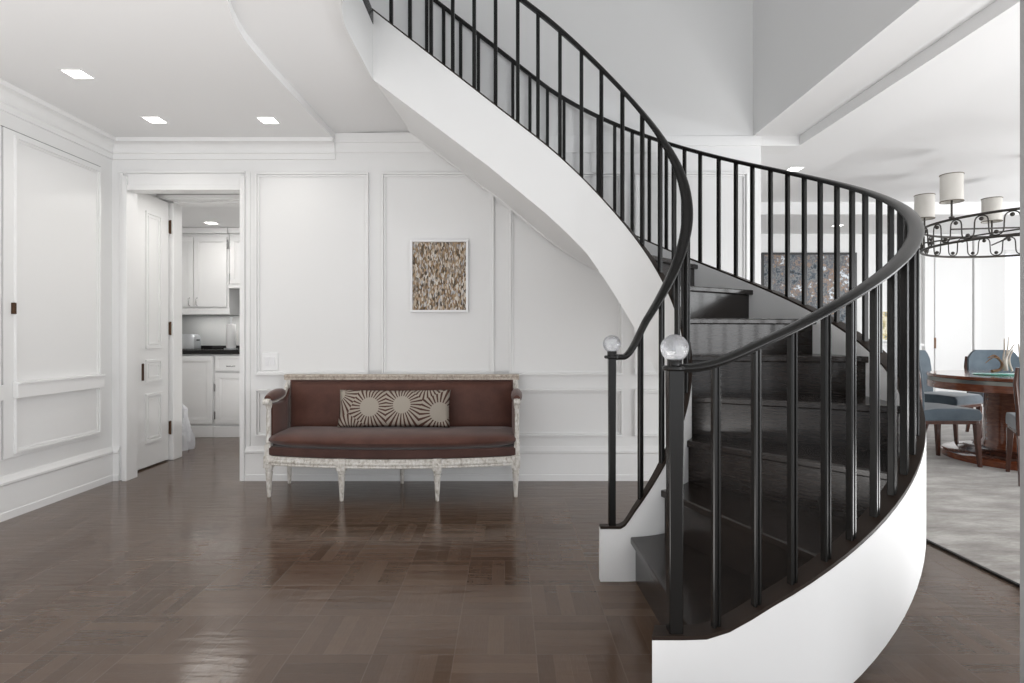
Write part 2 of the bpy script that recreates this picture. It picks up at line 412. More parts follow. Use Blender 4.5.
# flat band under the crown + crown mouldings
def crown(path, prof):
    """sweep a profile (out, z) along a plan path; 'out' is to the right of travel"""
    secs = []
    for i, p in enumerate(path):
        P = Vector(p); dirs = []
        if i > 0: dirs.append((P - Vector(path[i-1])).normalized())
        if i < len(path) - 1: dirs.append((Vector(path[i+1]) - P).normalized())
        ns = [Vector((d.y, -d.x)) for d in dirs]; n = sum(ns, Vector((0, 0))).normalized(); k = 1 / max(n.dot(ns[0]), .3)
        secs.append([(P.x + n.x * k * u, P.y + n.y * k * u, z) for u, z in prof])
    return MB().sections(secs)
cp = [(-.004, 2.45), (.012, 2.45), (.012, 2.505), (.022, 2.512), (.022, 2.52)]
for i in range(9):
    a = PI / 2 * i / 8; cp.append((.022 + .05 * (1 - math.cos(a)), 2.522 + .055 * math.sin(a)))
cp += [(.082, 2.58), (.082, 2.595), (.09, 2.598), (.09, ZC + .004), (-.004, ZC + .004)]
cp = [(u, z - .015 if z > 2.5 and z < ZC else z) for u, z in cp]
struct(crown([(XL, -2.5), (XL, YB), (-1.315, YB)], cp).build('trim_crown', M['trim'], angle=30)); 
bpy.data.objects['trim_crown'].name = 'trim_30'
cp2 = [(-.004, 2.50), (.012, 2.50), (.012, 2.575), (.02, 2.58), (.02, 2.648), (-.004, 2.648)]
struct(crown([(-1.315, YB), (-.6, YB)], cp2).build('trim_31', M['trim']))
struct(MB().box(-.6, 1.25, YB - .012, YB, 2.50, 2.63).build('trim_32', M['trim'], bevel=.003, smooth=False))
# baseboards
bp = [(-.004, 0), (.022, 0), (.022, .045), (.018, .05), (.018, .205), (.026, .215), (.026, .228), (.014, .24), (.006, .262), (-.004, .262)]
struct(crown([(OX1 - .0, YB), (1.935, YB), (1.935, YB + .1)], bp).build('baseboard_back', M['trim']))
struct(crown([(XL, -3.0), (XL, YB), (OX0 - .06, YB)], bp).build('baseboard_left', M['trim']))
# doorway casing and header
c = MB()
c.box(OX0 - .03, OX0 + .006, YB - .03, YB + .106, 0, OZ + .1); c.box(OX1 - .006, OX1 + .03, YB - .03, YB + .106, 0, OZ + .1)
c.box(OX0 - .06, OX0 - .03, YB - .012, YB, .26, OZ + .14); c.box(OX1 + .03, OX1 + .065, YB - .010, YB, .26, OZ + .14)
c.box(OX0, OX1, YB - .02, YB + .104, OZ - .004, OZ + .035); c.box(OX0, OX1, YB - .008, YB, OZ + .035, OZ + .125)
c.box(OX0 - .06, OX1 + .03, YB - .024, YB, OZ + .125, OZ + .142)
trim(c)
# passage ceiling mouldings
c = MB(); c.box(-3.06, -1.95, 5.14, 5.245, 2.30, 2.335); trim(c)

# jib door in the left wall: x = XL plane, faces +x
def lw(px): return -XL * F / (CX - px)
dj = MB(); y0, y1, z0, z1 = lw(1.5), 4.372, .362, 2.352
dj.box(XL - .02, XL + .012, y0, y1, z0, z1)
dj_o = struct(dj.build('door_2', M['trim'], bevel=.002, smooth=False))
def framey(mb, ya, yb, za, zb, x, w, d):
    mb.box(x, x + d, ya, yb, zb - w, zb); mb.box(x, x + d, ya, yb, za, za + w); mb.box(x, x + d, ya, ya + w, za + w, zb - w); mb.box(x, x + d, yb - w, yb, za + w, zb - w)
mb = MB(); framey(mb, y0 + .072, y1 - .02, .385, 2.325, XL + .012, .016, .016); framey(mb, y0 + .088, y1 - .036, .401, 2.309, XL + .012, .014, .007)
subparent(mb.build('panel_moulding', M['trim'], bevel=.002, smooth=False), dj_o)
mb = MB(); mb.box(XL + .012, XL + .045, y0 + .064, y1 - .01, .722, .812); mb.box(XL + .012, XL + .052, y0 + .064, y1 - .01, .805, .822)
subparent(mb.build('chair_rail', M['trim'], bevel=.003, smooth=False), dj_o)
subparent(MB().box(XL + .01, XL + .03, lw(9), lw(12), 1.235, 1.305).build('door_lock', M['bronze'], bevel=.003), dj_o)
gap = mat('shadow_gap', (.12, .12, .12), .8)
mb = MB(); g = .007
mb.box(XL - .001, XL + .002, y0 - g, y1 + g, z1, z1 + g); mb.box(XL - .001, XL + .002, y1, y1 + g, z0, z1); mb.box(XL - .001, XL + .002, y0 - g, y0, z0, z1)
subparent(mb.build('shadow_gap', gap, smooth=False), dj_o)
# neighbouring jib door towards the camera
yn1 = y0 - .012; yn0 = yn1 - .9
dn = struct(MB().box(XL - .02, XL + .012, yn0, yn1, z0, z1).build('door_3', M['trim'], bevel=.002, smooth=False))
mb = MB(); framey(mb, yn0 + .02, yn1 - .02, .385, 2.325, XL + .012, .016, .012); mb.box(XL + .012, XL + .045, yn0 + .01, yn1 - .01, .722, .812)
subparent(mb.build('panel_moulding', M['trim'], bevel=.002, smooth=False), dn)

# open panelled door standing in the passage
XD = -3.005
dl = struct(MB().box(XD - .04, XD, 4.70, 5.232, .012, 2.285).build('door_4', M['trim'], bevel=.003, smooth=False))
mb = MB()
for (za, zb) in ((.996, 2.145), (.715, .905), (.205, .62)):
    framey(mb, 4.895, 5.125, za, zb, XD, .022, .010); framey(mb, 4.93, 5.09, za + .035, zb - .035, XD, .016, .006)
subparent(mb.build('door_panel', M['trim'], bevel=.002, smooth=False), dl)
subparent(MB().box(XD, XD + .006, 4.845, 4.87, .735, .875).build('door_lock', M['bronze']), dl)
for z in (2.07, 1.17, .29):
    hb = MB(); hb.box(XD - .002, XD + .006, 5.232, 5.245, z - .055, z + .055); hb.tube([(XD + .012, 5.238, z - .06), (XD + .012, 5.238, z + .06)], .008, 8)
    subparent(hb.build('hinge', M['bronze']), dl)

# ------------------------------------------------------------------ the staircase
P = dict(xc=.5049180, yc=3.0890351, r0=.4005372, b=.5785743, k=.8068129, ang=3.0699650, L=.7241940, ell=1.0194419, z0=.2376392, Hr=.7661949, tail=-.012273)
DS = .002
SP = []
def build_spine():
    n = int(2.9 / DS); psi = 0; X = 0; Y = -P['r0']; z = P['z0']
    sa = P['r0'] * P['ang'] - P['L'] / 2
    for i in range(n):
        s = i * DS
        fr = max(0, min(1, 1 - (s - sa) / P['L']))
        SP.append((X + P['xc'], Y * P['ell'] + P['yc'], psi, z, fr))
        kap = fr / P['r0'] + P['tail'] * (1 - fr)
        X += math.cos(psi + kap * DS / 2) * DS; Y += math.sin(psi + kap * DS / 2) * DS; psi += kap * DS
        z += (P['k'] + (P['b'] / P['r0'] - P['k']) * fr) * DS
build_spine()
def sp(s):
    if s < 0: return (P['xc'] + s, P['yc'] - P['r0'] * P['ell'], 0.0, P['z0'], 1)
    i = min(int(s / DS), len(SP) - 2); t = s / DS - i; a, b = SP[i], SP[i + 1]
    return tuple(u + (v - u) * t for u, v in zip(a, b))
def warp(x, y, z):
    y0, ym = 4.30, 4.525
    if y <= y0: return (x, y, z)
    y2 = y0 + (ym - y0) * math.tanh((y - y0) / (ym - y0)); q = y2 / y
    return (x * q, y2, H + (z - H) * q)
def XY(s, off):
    x, y, psi, z, fr = sp(s)
    return (x + math.sin(psi) * off, y - math.cos(psi) * off * P['ell'])
def soft(s, w=.014):
    q = s / w
    return s if q > 30 else w * math.log(1 + math.exp(q))
def ease(s, a, b):
    """level before a, on the pitch line after b"""
    if s <= a: return 0.0
    if s >= b: return s
    t = (s - a) / (b - a); return (3*t*t - 2*t**3) * b + (t**3 - t*t) * (b - a)
def ZS(s, outer=False, hand=False):
    rng_ = ((.004, .082) if outer else (.012, .13)) if hand else ((.014, .085) if outer else (.0, .06))
    k = P['b'] / P['r0']; dz = -.028 if outer else 0; lev = P['z0'] + (.004 if hand else 0 if outer else .012)
    if s >= .25: z = sp(s)[3] + dz
    elif s <= rng_[0]: z = lev
    elif s >= rng_[1]: z = P['z0'] + k * s + dz
    else:
        w = rng_[1] - rng_[0]; t = (s - rng_[0]) / w
        z = lev + (3*t*t - 2*t**3) * (P['z0'] - lev + k * rng_[1] + dz) + (t**3 - t*t) * w * k
    psi = sp(s)[2]
    return z - .0068 * max(0, psi) * max(0, PI - psi) * min(1, max(0, s / .1))
def TH(s): return .897 - .356 * min(s, 1.3) - .035 * max(s - 1.3, 0)
S_END = 2.622
def zbot_in(s):
    z = ZS(s) - TH(s) - .05 * max(0, min(1, (s - 1.9) / .7))
    return max(z, 0.001) if s > .3 else .001
def zbot_out(s):
    z = ZS(s, True) - .415 if s < 1.0 else (ZS(s, True) - .415) * (1 - min(1, (s - 1) / .5)) + (zbot_in(s) - .016 * max(0, min(1, (s - 1.9) / .7))) * min(1, (s - 1) / .5)
    return max(z, .001) if s > .05 else .001
def srange(a, b, st):
    n = max(2, int(round((b - a) / st))); return [a + (b - a) * i / n for i in range(n + 1)]
stair = thing('curved_staircase', 'curved dark wood staircase with white plaster stringers and dark metal railings', 'staircase', (.6, 2.2, 0))
SS = srange(-.09, 0, .03)[:-1] + srange(0, S_END, .02)
IN_T = .036; OUT_I, OUT_O = .902, .965
secs = []
for s in SS:
    a = XY(s, 0); b = XY(s, IN_T); zt_ = ZS(s) - .012; zb = zbot_in(s)
    secs.append([warp(*a, zb), warp(*b, zb), warp(*b, zt_), warp(*a, zt_)])
o = MB().sections(secs).build('inner_stringer', M['plaster'], stair, angle=40); o['label'] = 'white plaster inner stringer'
secs = []
for s in SS:
    a = XY(s, OUT_I); b = XY(s, OUT_O); zt_ = ZS(s, True) - .012; zb = zbot_out(s)
    if s < -.05: a = (a[0] + .024, a[1])
    secs.append([warp(*a, zb), warp(*b, zb), warp(*b, zt_), warp(*a, zt_)])
o = MB().sections(secs).build('outer_stringer', M['plaster'], stair, angle=40); o['label'] = 'white plaster outer stringer'
secs = []
for s in srange(.46, S_END, .02):
    a = XY(s, OUT_I - .006); b = XY(s, OUT_I + .004); zt_ = ZS(s, True) - .012; zb = max(ZS(s, True) - .40, .01)
    secs.append([warp(*a, zb), warp(*b, zb), warp(*b, zt_), warp(*a, zt_)])
o = MB().sections(secs).build('skirt_board', M['plaster'], stair, angle=40)
# dark caps on both stringers
for a0, a1, ou in ((.001, IN_T + .003, False), (OUT_I - .003, OUT_O - .001, True)):
    secs = []
    for s in SS:
        a = XY(s, a0); b = XY(s, a1); z = ZS(s, ou)
        if ou and s < -.05: a = (a[0] + .024, a[1])
        secs.append([warp(*a, z - .012), warp(*b, z - .012), warp(*b, z), warp(*a, z)])
    MB().sections(secs).build('stringer_cap', M['darkcap'], stair, angle=40)
# soffit
secs = []
for s in srange(.34, S_END + .05, .03):
    a = XY(s, IN_T - .006); b = XY(s, OUT_I + .006); za, zb = zbot_in(s) + .006, zbot_out(s) + .006
    loop = []
    for i in range(7):
        t = i / 6; loop.append(warp(a[0] + (b[0] - a[0]) * t, a[1] + (b[1] - a[1]) * t, za + (zb - za) * t))
    loop += [(x, y, z + .03) for x, y, z in loop[::-1]]
    secs.append(loop)
o = MB().sections(secs).build('soffit', M['plaster'], stair, angle=40); o['label'] = 'smooth white underside'
# treads and risers
R = .2
def s_of(z):
    lo, hi = 0.0, 2.85
    for _ in range(50):
        m_ = (lo + hi) / 2
        if ZS(m_) < z: lo = m_
        else: hi = m_
    return lo
NT_ = 14
sk = [.064, .205, .40, .54, .672, .79, .91] + [s_of(k * R + .13) for k in range(8, NT_ + 2)]
so_ = [.027, .165, .32, .46, .59, .728, .872]
so_ += [v - .05 for v in sk[7:]]
def line_pts(si, so, n=8):
    a = XY(si, IN_T - .005); b = XY(so, OUT_I + .005)
    return [(a[0] + (b[0] - a[0]) * i / n, a[1] + (b[1] - a[1]) * i / n) for i in range(n + 1)]
for k in range(1, NT_ + 1):
    si, so = sk[k - 1], so_[k - 1]
    s2 = min(sk[k], S_END - .02) if k < NT_ else min(sk[k], S_END)
    s2o = min(so_[k], S_END - .06)
    ns = .018
    def clampo(v): return max(v, -.02)
    poly = [XY(clampo(si - ns * 1.2), IN_T - .005)]
    a = XY(clampo(si - ns * 1.2), IN_T - .005); b = XY(clampo(so - ns * .5), OUT_I + .005)
    poly += [(a[0] + (b[0] - a[0]) * i / 6, a[1] + (b[1] - a[1]) * i / 6) for i in range(1, 6)]
    n = 8
    poly += [XY(so - ns * .5 + (s2o + .01 - so + ns * .5) * i / n, OUT_I + .005) for i in range(n + 1)]
    c2 = XY(s2 + .01, IN_T - .005); c1 = XY(s2o + .01, OUT_I + .005)
    poly += [(c1[0] + (c2[0] - c1[0]) * i / 6, c1[1] + (c2[1] - c1[1]) * i / 6) for i in range(1, 6)]
    poly += [XY(s2 + .01 + (si - ns * 1.2 - s2 - .01) * i / n, IN_T - .005) for i in range(n)]
    mb = MB().prism(poly, k * R - .032, k * R); mb.xf(warp)
    mb.build('tread', M['tread'], stair, bevel=.006, smooth=False)
    # riser
    a = XY(max(si, 0), IN_T - .005); b = XY(max(so, 0.0), OUT_I + .005); a2 = XY(si + .03, IN_T - .005); b2 = XY(so + .012, OUT_I + .005)
    mb = MB(); z0, z1 = (k - 1) * R + (.0005 if k == 1 else -.003), k * R - .03
    mb.add([(*a, z0), (*b, z0), (*b2, z0), (*a2, z0), (*a, z1), (*b, z1), (*b2, z1), (*a2, z1)], [(0,3,2,1),(4,5,6,7),(0,1,5,4),(1,2,6,5),(2,3,7,6),(3,0,4,7)]).xf(warp)
    mb.build('riser', M['tread'], stair, smooth=False)
# last riser up to the landing floor
a = XY(S_END - .02, IN_T - .005); b = XY(S_END - .09, OUT_I + .005)
mb = MB(); z0, z1 = NT_ * R - .003, 2.955
mb.add([warp(*p) for p in [(*a, z0), (*b, z0), (b[0] - .02, b[1], z0), (a[0] - .02, a[1], z0), (*a, z1), (*b, z1), (b[0] - .02, b[1], z1), (a[0] - .02, a[1], z1)]], [(0,3,2,1),(4,5,6,7),(0,1,5,4),(1,2,6,5),(2,3,7,6),(3,0,4,7)])
mb.build('riser', M['tread'], stair, smooth=False)
# handrails: moulded section swept along the helix
rp = [(-.012, -.014), (.012, -.014), (.013, -.009), (.025, -.008), (.028, -.002), (.026, .005), (.016, .010), (0, .012), (-.016, .010), (-.026, .005), (-.028, -.002), (-.025, -.008), (-.013, -.009)]
def rail(off, s0, ou, name, label):
    S_ = srange(s0, 0, .012)[:-1] + srange(0, .3, .008)[:-1] + srange(.3, 2.7, .02); secs = []
    for i, s in enumerate(S_):
        p = Vector((*XY(s, off), ZS(s, ou, True) + P['Hr'])); e = .004
        q = Vector((*XY(s + e, off), ZS(s + e, ou, True) + P['Hr'])); T = (q - p).normalized()
        lat = Vector((T.y, -T.x, 0)).normalized(); up = lat.cross(T)
        secs.append([warp(*(p + lat * u + up * v)) for u, v in rp])
    o = MB().sections(secs).build(name, M['metal'], stair, angle=50)
    # rounded end
    p = Vector((*XY(s0, off), ZS(s0, ou) + P['Hr']))
    return o, p
r1, e1 = rail(.015, -.045, False, 'handrail', '')
r2, e2 = rail(.933, -.030, True, 'handrail', '')
def bal(s, off, ou, w, ztop, name='baluster', zbase=None):
    x, y = XY(s, off); z0 = ZS(s, ou) - .004 if zbase is None else zbase; z1 = ZS(s, ou, True) + ztop
    psi = sp(s)[2]; c, sn = math.cos(psi), math.sin(psi); h = w / 2; ch = w * .14
    g_, gd = .0038, .0045
    prof = [(-h + ch, -h), (-g_, -h), (-g_ * .6, -h + gd), (g_ * .6, -h + gd), (g_, -h), (h - ch, -h), (h, -h + ch), (h, h - ch), (h - ch, h), (g_, h), (g_ * .6, h - gd), (-g_ * .6, h - gd), (-g_, h), (-h + ch, h), (-h, h - ch), (-h, -h + ch)]
    # fluted bar: a slim groove is cut into the broad faces
    secs = [[warp(x + c * u - sn * v, y + sn * u + c * v, z) for u, v in prof] for z in (z0, z1)]
    return MB().sections(secs).build(name, M['metal'], stair, angle=30)
SI = [.093, .203, .313, .42, .53, .64, .748, .858, .975, 1.094, 1.217, 1.334, 1.462, 1.595, 1.718, 1.854, 1.986, 2.119, 2.254, 2.387, 2.506]
SO = [.032, .07, .107, .146, .18, .219, .256, .292, .329, .366, .402, .436, .468, .501, .537, .574, .613, .647, .684, .723, .759, .796, .833, .872, .908, .947, .991, 1.03, 1.078, 1.126, 1.178, 1.236, 1.297, 1.366, 1.448, 1.545, 1.677, 1.81, 1.947, 2.08, 2.22, 2.355, 2.49, 2.625]
for s in SI: bal(s, .018, False, .022, P['Hr'] - .009)
for s in SO: bal(s, .933, True, .024, P['Hr'] - .009)
def newel(px, off, ou, w, rb, off_y=0):
    x, y = px
    z0 = ZS(-.02, ou) - .004; zt_ = P['z0'] + P['Hr'] + .004
    h = w / 2
    prof0 = [(-h, -h), (h, -h), (h, h), (-h, h)]
    mb = MB()
    mb.sections([[(x + u * k, y + v * k, z) for u, v in prof0] for z, k in ((z0, 1.0), (z0 + .25, .98), (zt_ - .3, 1.0), (zt_ - .006, 1.1))])
    o = mb.build('newel_post', M['metal'], stair, bevel=.003, angle=30)
    mb = MB(); mb.lathe([(.001, zt_ - .008), (.031, zt_ - .008), (.035, zt_ - .004), (.035, zt_ + .003), (.031, zt_ + .006), (.001, zt_ + .006)], (x, y, 0), 24)
    mb.lathe([(.0215, zt_ + .005), (.0215, zt_ + .026), (.019, zt_ + .029), (.001, zt_ + .029)], (x, y, 0), 24)
    f = mb.build('collar', M['metal'], stair, angle=40)
    g = MB(); g.ball((x, y, zt_ + .017 + rb), rb, 24, 16)
    q = g.build('ball_finial', M['crystal'], stair, angle=80); q['label'] = 'clear crystal ball finial'
    f.parent = o; q.parent = o
    return o
newel(XY(-.035, .018), .018, False, .031, .0405)
newel(XY(-.016, .933), .933, True, .041, .0405)

# ------------------------------------------------------------------ recessed lights
def downlight(x, y, z, label, s=.062):
    t = thing('recessed_light', label, 'ceiling light', (x, y, z), 0, 'square recessed ceiling lights')
    mb = MB(); frame_w = .008
    for (a, b, c_, d_) in ((-s, s, -s, -s + frame_w), (-s, s, s - frame_w, s), (-s, -s + frame_w, -s + frame_w, s - frame_w), (s - frame_w, s, -s + frame_w, s - frame_w)):
        mb.box(x + a, x + b, y + c_, y + d_, z - .004, z + .01)
    mb.build('frame', M['trim'], t, smooth=False)
    MB().box(x - s + frame_w, x + s - frame_w, y - s + frame_w, y + s - frame_w, z - .002, z + .008).build('diffuser', M['lampglow'], t, smooth=False)
    li = bpy.data.lights.new('downlight', 'AREA'); li.energy = DL; li.size = s * 1.6; li.color = (1, .96, .9); li.spread = math.radians(130)
    lo = bpy.data.objects.new('downlight_lamp', li); COL.objects.link(lo); lo.location = (0, 0, -.012); lo.parent = t
DL = 1.3
downlight(-2.449, 3.36, ZC, 'square recessed ceiling light nearest the camera, above the left jib door')
downlight(-2.433, 4.07, ZC, 'square recessed ceiling light right in front of the kitchen doorway')
downlight(-1.654, 4.08, ZC, 'square recessed ceiling light beside the curved ceiling edge')
downlight(2.494, 5.135, 2.556, 'recessed ceiling light just above the far stair handrail')
downlight(4.33, 7.75, 2.556, 'recessed ceiling light above the wide dark abstract painting')
DL = .7
downlight(-3.24, 6.45, 2.34, 'recessed ceiling light in the kitchen ceiling through the doorway')

# ------------------------------------------------------------------ picture, switch
def picture(name, label, cat, x0, x1, z0, z1, y, m, fm, fw, dep, canvas='canvas'):
    t = thing(name, label, cat, ((x0 + x1) / 2, y, z0))
    mb = MB(); frame(mb, x0, x1, z0, z1, y - .001, fw, dep); mb.build('frame', fm, t, bevel=.002, smooth=False)
    o = MB().box(x0 + fw * .9, x1 - fw * .9, y - dep * .55, y - .002, z0 + fw * .9, z1 - fw * .9).build(canvas, m, t, smooth=False)
    return t
picture('framed_artwork', 'white framed artwork of brown and cream slivers above the sofa', 'picture', pxx(410, 4.46), pxx(468, 4.46), pz(312, 4.46), pz(239.5, 4.46), YB, M['mosaic'], M['frame_white'], .016, .045)
picture('abstract_painting', 'wide dark grey abstract painting on the far wall behind the stair balusters', 'picture', wx(762, 8.36), wx(857, 8.36), .55, pz(252.5, 8.36), YF, M['abstract'], mat('black_frame', (.03, .03, .03), .4), .03, .04)
picture('small_painting', 'small yellow and blue painting over the white sideboard', 'picture', wx(876, 8.36), wx(899, 8.36), 1.03, 1.47, YF, M['abstract2'], M['frame_white'], .02, .03)
sb = thing('sideboard', 'low white sideboard against the far dining wall behind the balusters', 'sideboard', (wx(888, 8.2), 8.2, 0))
x0, x1 = wx(868, 8.2), wx(912, 8.2)
MB().box(x0, x1, 8.0, 8.37, .06, .97).build('body', M['cab'], sb, bevel=.004, smooth=False)
MB().box(x0 - .015, x1 + .015, 7.98, 8.375, .97, 1.0).build('top', M['cab'], sb, bevel=.004, smooth=False)
MB().box(x0 + .03, x1 - .03, 8.02, 8.35, 0, .06).build('base', M['cab'], sb, smooth=False)
for i in range(2):
    a = x0 + .02 + i * (x1 - x0 - .03) / 2; dq = MB().box(a, a + (x1 - x0 - .06) / 2, 7.985, 8.0, .09, .94).build('door', M['cab'], sb, bevel=.003, smooth=False)
    kx = a + ((x1 - x0 - .06) / 2 - .03 if i == 0 else .03); k_ = MB().ball((kx, 7.975, .6), .012); kk = k_.build('knob', M['chrome'], sb); kk.parent = dq
sw = thing('light_switch', 'white double light switch plate on the wall above the left sofa arm', 'light switch', (pxx(270.5, YB), YB, pz(371, YB)))
xs0, xs1, zs0, zs1 = pxx(262.5), pxx(278.5), pz(370.5), pz(352.5)
MB().box(xs0, xs1, YB - .011, YB - .0005, zs0, zs1).build('plate', M['plastic'], sw, bevel=.003, smooth=False)
for i in range(2):
    a = xs0 + .026 + i * .042
    mb = MB(); mb.add([(a, YB - .015, zs0 + .035), (a + .03, YB - .015, zs0 + .035), (a + .03, YB - .021, zs1 - .035), (a, YB - .021, zs1 - .035), (a, YB - .006, zs0 + .035), (a + .03, YB - .006, zs0 + .035), (a + .03, YB - .006, zs1 - .035), (a, YB - .006, zs1 - .035)], [(0,1,2,3),(4,7,6,5),(0,4,5,1),(1,5,6,2),(2,6,7,3),(3,7,4,0)])
    mb.build('rocker', M['frame_white'], sw, smooth=False)

# ------------------------------------------------------------------ sofa
sx, SYB, SYF = -.79, 4.445, 4.03
HW = .875
sofa = thing('sofa', 'brown upholstered sofa with distressed white carved wood frame against the back wall', 'sofa', (sx, 4.25, 0))
def bow(u): return SYF - .125 * (1 - u * u)
def bowed(z0, z1, inset, yb=SYB, n=24, crownz=0, xin=0):
    """plan outline with bowed front"""
    pts = []
    w_ = HW - xin
    for i in range(n + 1):
        u = -1 + 2 * i / n; pts.append((sx + u * w_, bow(u) + inset))
    pts += [(sx + w_, yb), (sx - w_, yb)]
    return MB().prism(pts, z0, z1)
# seat rail: bowed front apron, side rails, back rail
mb = MB(); n = 24
secs = []
for i in range(n + 1):
    u = -1 + 2 * i / n; x = sx + u * HW; y = bow(u)
    secs.append([(x, y, .222), (x, y + .045, .222), (x, y + .045, .282), (x, y + .004, .282), (x, y + .004, .262), (x, y - .004, .255), (x, y - .004, .245), (x, y + .002, .238), (x, y - .002, .230)])
mb.sections(secs); mb.box(sx - HW, sx - HW + .045, SYF + .01, SYB, .21, .28); mb.box(sx + HW - .045, sx + HW, SYF + .01, SYB, .21, .28); mb.box(sx - HW, sx + HW, SYB - .04, SYB, .21, .28)
mb.build('seat_frame', M['distress'], sofa, bevel=.002, angle=30)
def sofa_leg(x, y, h=.205, r=.024):
    mb = MB(); mb.lathe([(.010, 0), (.0125, .006), (.013, .02), (r * .95, h * .80), (r * 1.05, h * .84), (r * .8, h * .87), (r * 1.1, h * .91), (r * 1.1, h)], (x, y, 0), 14)
    o = mb.build('leg', M['distress'], sofa, angle=40); return o
for u in (-.965, -.365, .365, .965): sofa_leg(sx + u * HW, bow(u) + .022)
for u in (-.965, 0, .965): sofa_leg(sx + u * HW, SYB - .025, r=.02)
# square blocks above the legs
for u in (-.965, -.365, .365, .965):
    x = sx + u * HW; y = bow(u); mb = MB(); mb.box(x - .03, x + .03, y - .009, y + .05, .203, .286)
    q = MB(); q.lathe([(.02, 0), (.02, .004), (.013, .007), (.006, .004), (.001, .008)], (0, 0, 0), 14); q.xf(lambda a_, b_, c_: (x + a_, y - .009 - c_, .245 + b_))
    ro = q.build('rosette', M['distress'], sofa, angle=40)
    bo = mb.build('corner_block', M['distress'], sofa, bevel=.004, smooth=False); ro.parent = bo
# upholstered seat deck and loose cushion
bowed(.282, .345, .008, SYB - .04, xin=.022).build('seat_deck', M['leather2'], sofa, bevel=.012, angle=40)
cu = MB(); n = 30; secs = []
for i in range(n + 1):
    u = -1 + 2 * i / n; w_ = HW - .03; x = sx + u * w_; y0 = bow(u) + .0; y1 = SYB - .10
    e = 1 - abs(u) ** 14 * .35; c = .012 * (1 - u * u)
    zm = .39; hh = .043 * e
    loop = []
    for (ty, tz) in ((.02, -.75), (.0, -.35), (-.012, .0), (.0, .45), (.025, .82), (.07, 1.0), (.20, 1.12), (.34, 1.1)):
        loop.append((x, y0 + ty + (1 - e) * .04, zm + hh * tz + (c if tz > .9 else 0)))
    loop += [(x, y1, zm + hh * .8 + c), (x, y1, zm - hh), (x, y0 + .05, zm - hh)]
    secs.append(loop)
cu.sections(secs).build('seat_cushion', M['leather'], sofa, angle=70)
# backrest: raked upholstered panel inside a wooden frame
def rake(z): return SYB - .035 + .0 * z
zr0, zr1 = .36, .81
for sg in (-1, 1):
    X0 = sx + sg * (HW - .028)
    MB().box(X0 - .018, X0 + .018, SYB - .045, SYB - .005, .28, zr1 - .034).build('back_post', M['distress'], sofa, bevel=.003, smooth=False)
mb = MB(); yb0 = SYB - .002
mb.sections([[(x, yb0, zr1 - .034), (x, SYB - .05, zr1 - .034), (x, SYB - .05, zr1 - .014), (x, SYB - .058, zr1 - .010), (x, SYB - .058, zr1 + .002), (x, SYB - .05, zr1 + .006), (x, yb0, zr1 + .006)] for x in (sx - HW, sx + HW)])
mb.build('top_rail', M['distress2'], sofa, bevel=.002, angle=30)
mb = MB(); xa, xb = sx - HW + .046, sx + HW - .046
nx, nz = 20, 8; secs = []
for i in range(nx + 1):
    u = i / nx; x = xa + (xb - xa) * u; loop = []
    for j in range(nz + 1):
        v = j / nz; z = zr0 + (zr1 - .036 - zr0) * v
        puff = .038 * (1 - abs(2 * u - 1) ** 16) * (1 - abs(2 * v - 1) ** 8)
        loop.append((x, SYB - .048 - puff, z))
    loop += [(x, SYB - .012, zr1 - .036), (x, SYB - .012, zr0)]
    secs.append(loop)
mb.sections(secs).build('backrest', M['leather'], sofa, angle=60)
mb = MB(); zz0, zz1 = zr0 + .02, zr1 - .05   # piping round the backrest
mb.tube([(xa + .008, SYB - .062, zz0), (xa + .008, SYB - .062, zz1), (xa + .02, SYB - .064, zz1 + .008), (xb - .02, SYB - .064, zz1 + .008), (xb - .008, SYB - .062, zz1), (xb - .008, SYB - .062, zz0)], .004, 6)
mb.build('piping', M['leather2'], sofa)
# arms
for sgn in (-1, 1):
    X = sx + sgn * (HW - .022)
    a = MB()
    # turned front post
    y = SYF + .028
    a.box(X - .02, X + .02, y - .022, y + .022, .28, .36)
    a.lathe([(.016, .36), (.021, .372), (.021, .385), (.014, .395), (.0165, .42), (.0155, .60), (.019, .61), (.022, .625), (.022, .64), (.018, .66), (.001, .66)], (X, y, 0), 14)
    a.build('arm_post', M['distress'], sofa, angle=40)
    # sweeping arm rail rising to the back frame
    pts = []
    for i in range(13):
        t = i / 12; yy = y - .025 + (SYB - .03 - y + .025) * t; zz = .655 + .008 * math.sin(t * PI) + (0 if t < .6 else .10 * ((t - .6) / .4) ** 2)
        pts.append((X, yy, zz))
    MB().tube(pts, [.02] * 10 + [.017, .016, .015], 10).build('arm_rail', M['distress'], sofa, angle=60)
    # scroll at the front of the rail
    mb = MB(); mb.tube([(X - .022, y - .03, .652), (X + .022, y - .03, .652)], .022, 14); mb.build('arm_scroll', M['distress'], sofa, angle=50)
    # padded armrest on top
    secs = []
    for i in range(13):
        t = i / 12; yy = y + .0 + .27 * t; zz = .672 + .006 * math.sin(t * PI) + .02 * t * t; e = math.sin(PI * (.08 + .84 * t)) ** .4
        secs.append([(X + .040 * e * math.cos(q), yy - .02, zz + .044 * e * max(math.sin(q), -.55)) for q in [2 * PI * k / 14 for k in range(14)]])
    MB().sections(secs).build('arm_pad', M['leather'], sofa, angle=60)
    # upholstered side panel
    b = MB(); secs = []
    for i in range(9):
        t = i / 8; yy = y + .022 + (SYB - .05 - y - .022) * t; zt_ = .632 + (0 if t < .6 else .09 * ((t - .6) / .4) ** 2)
        th = .02 + .012 * math.sin(PI * t)
        secs.append([(X - sgn * th, yy, .285), (X - sgn * th, yy, zt_ - .01), (X - sgn * (th - .01), yy, zt_), (X + sgn * .016, yy, zt_), (X + sgn * .016, yy, .285)])
    b.sections(secs).build('arm_panel', M['leather'], sofa, angle=50)
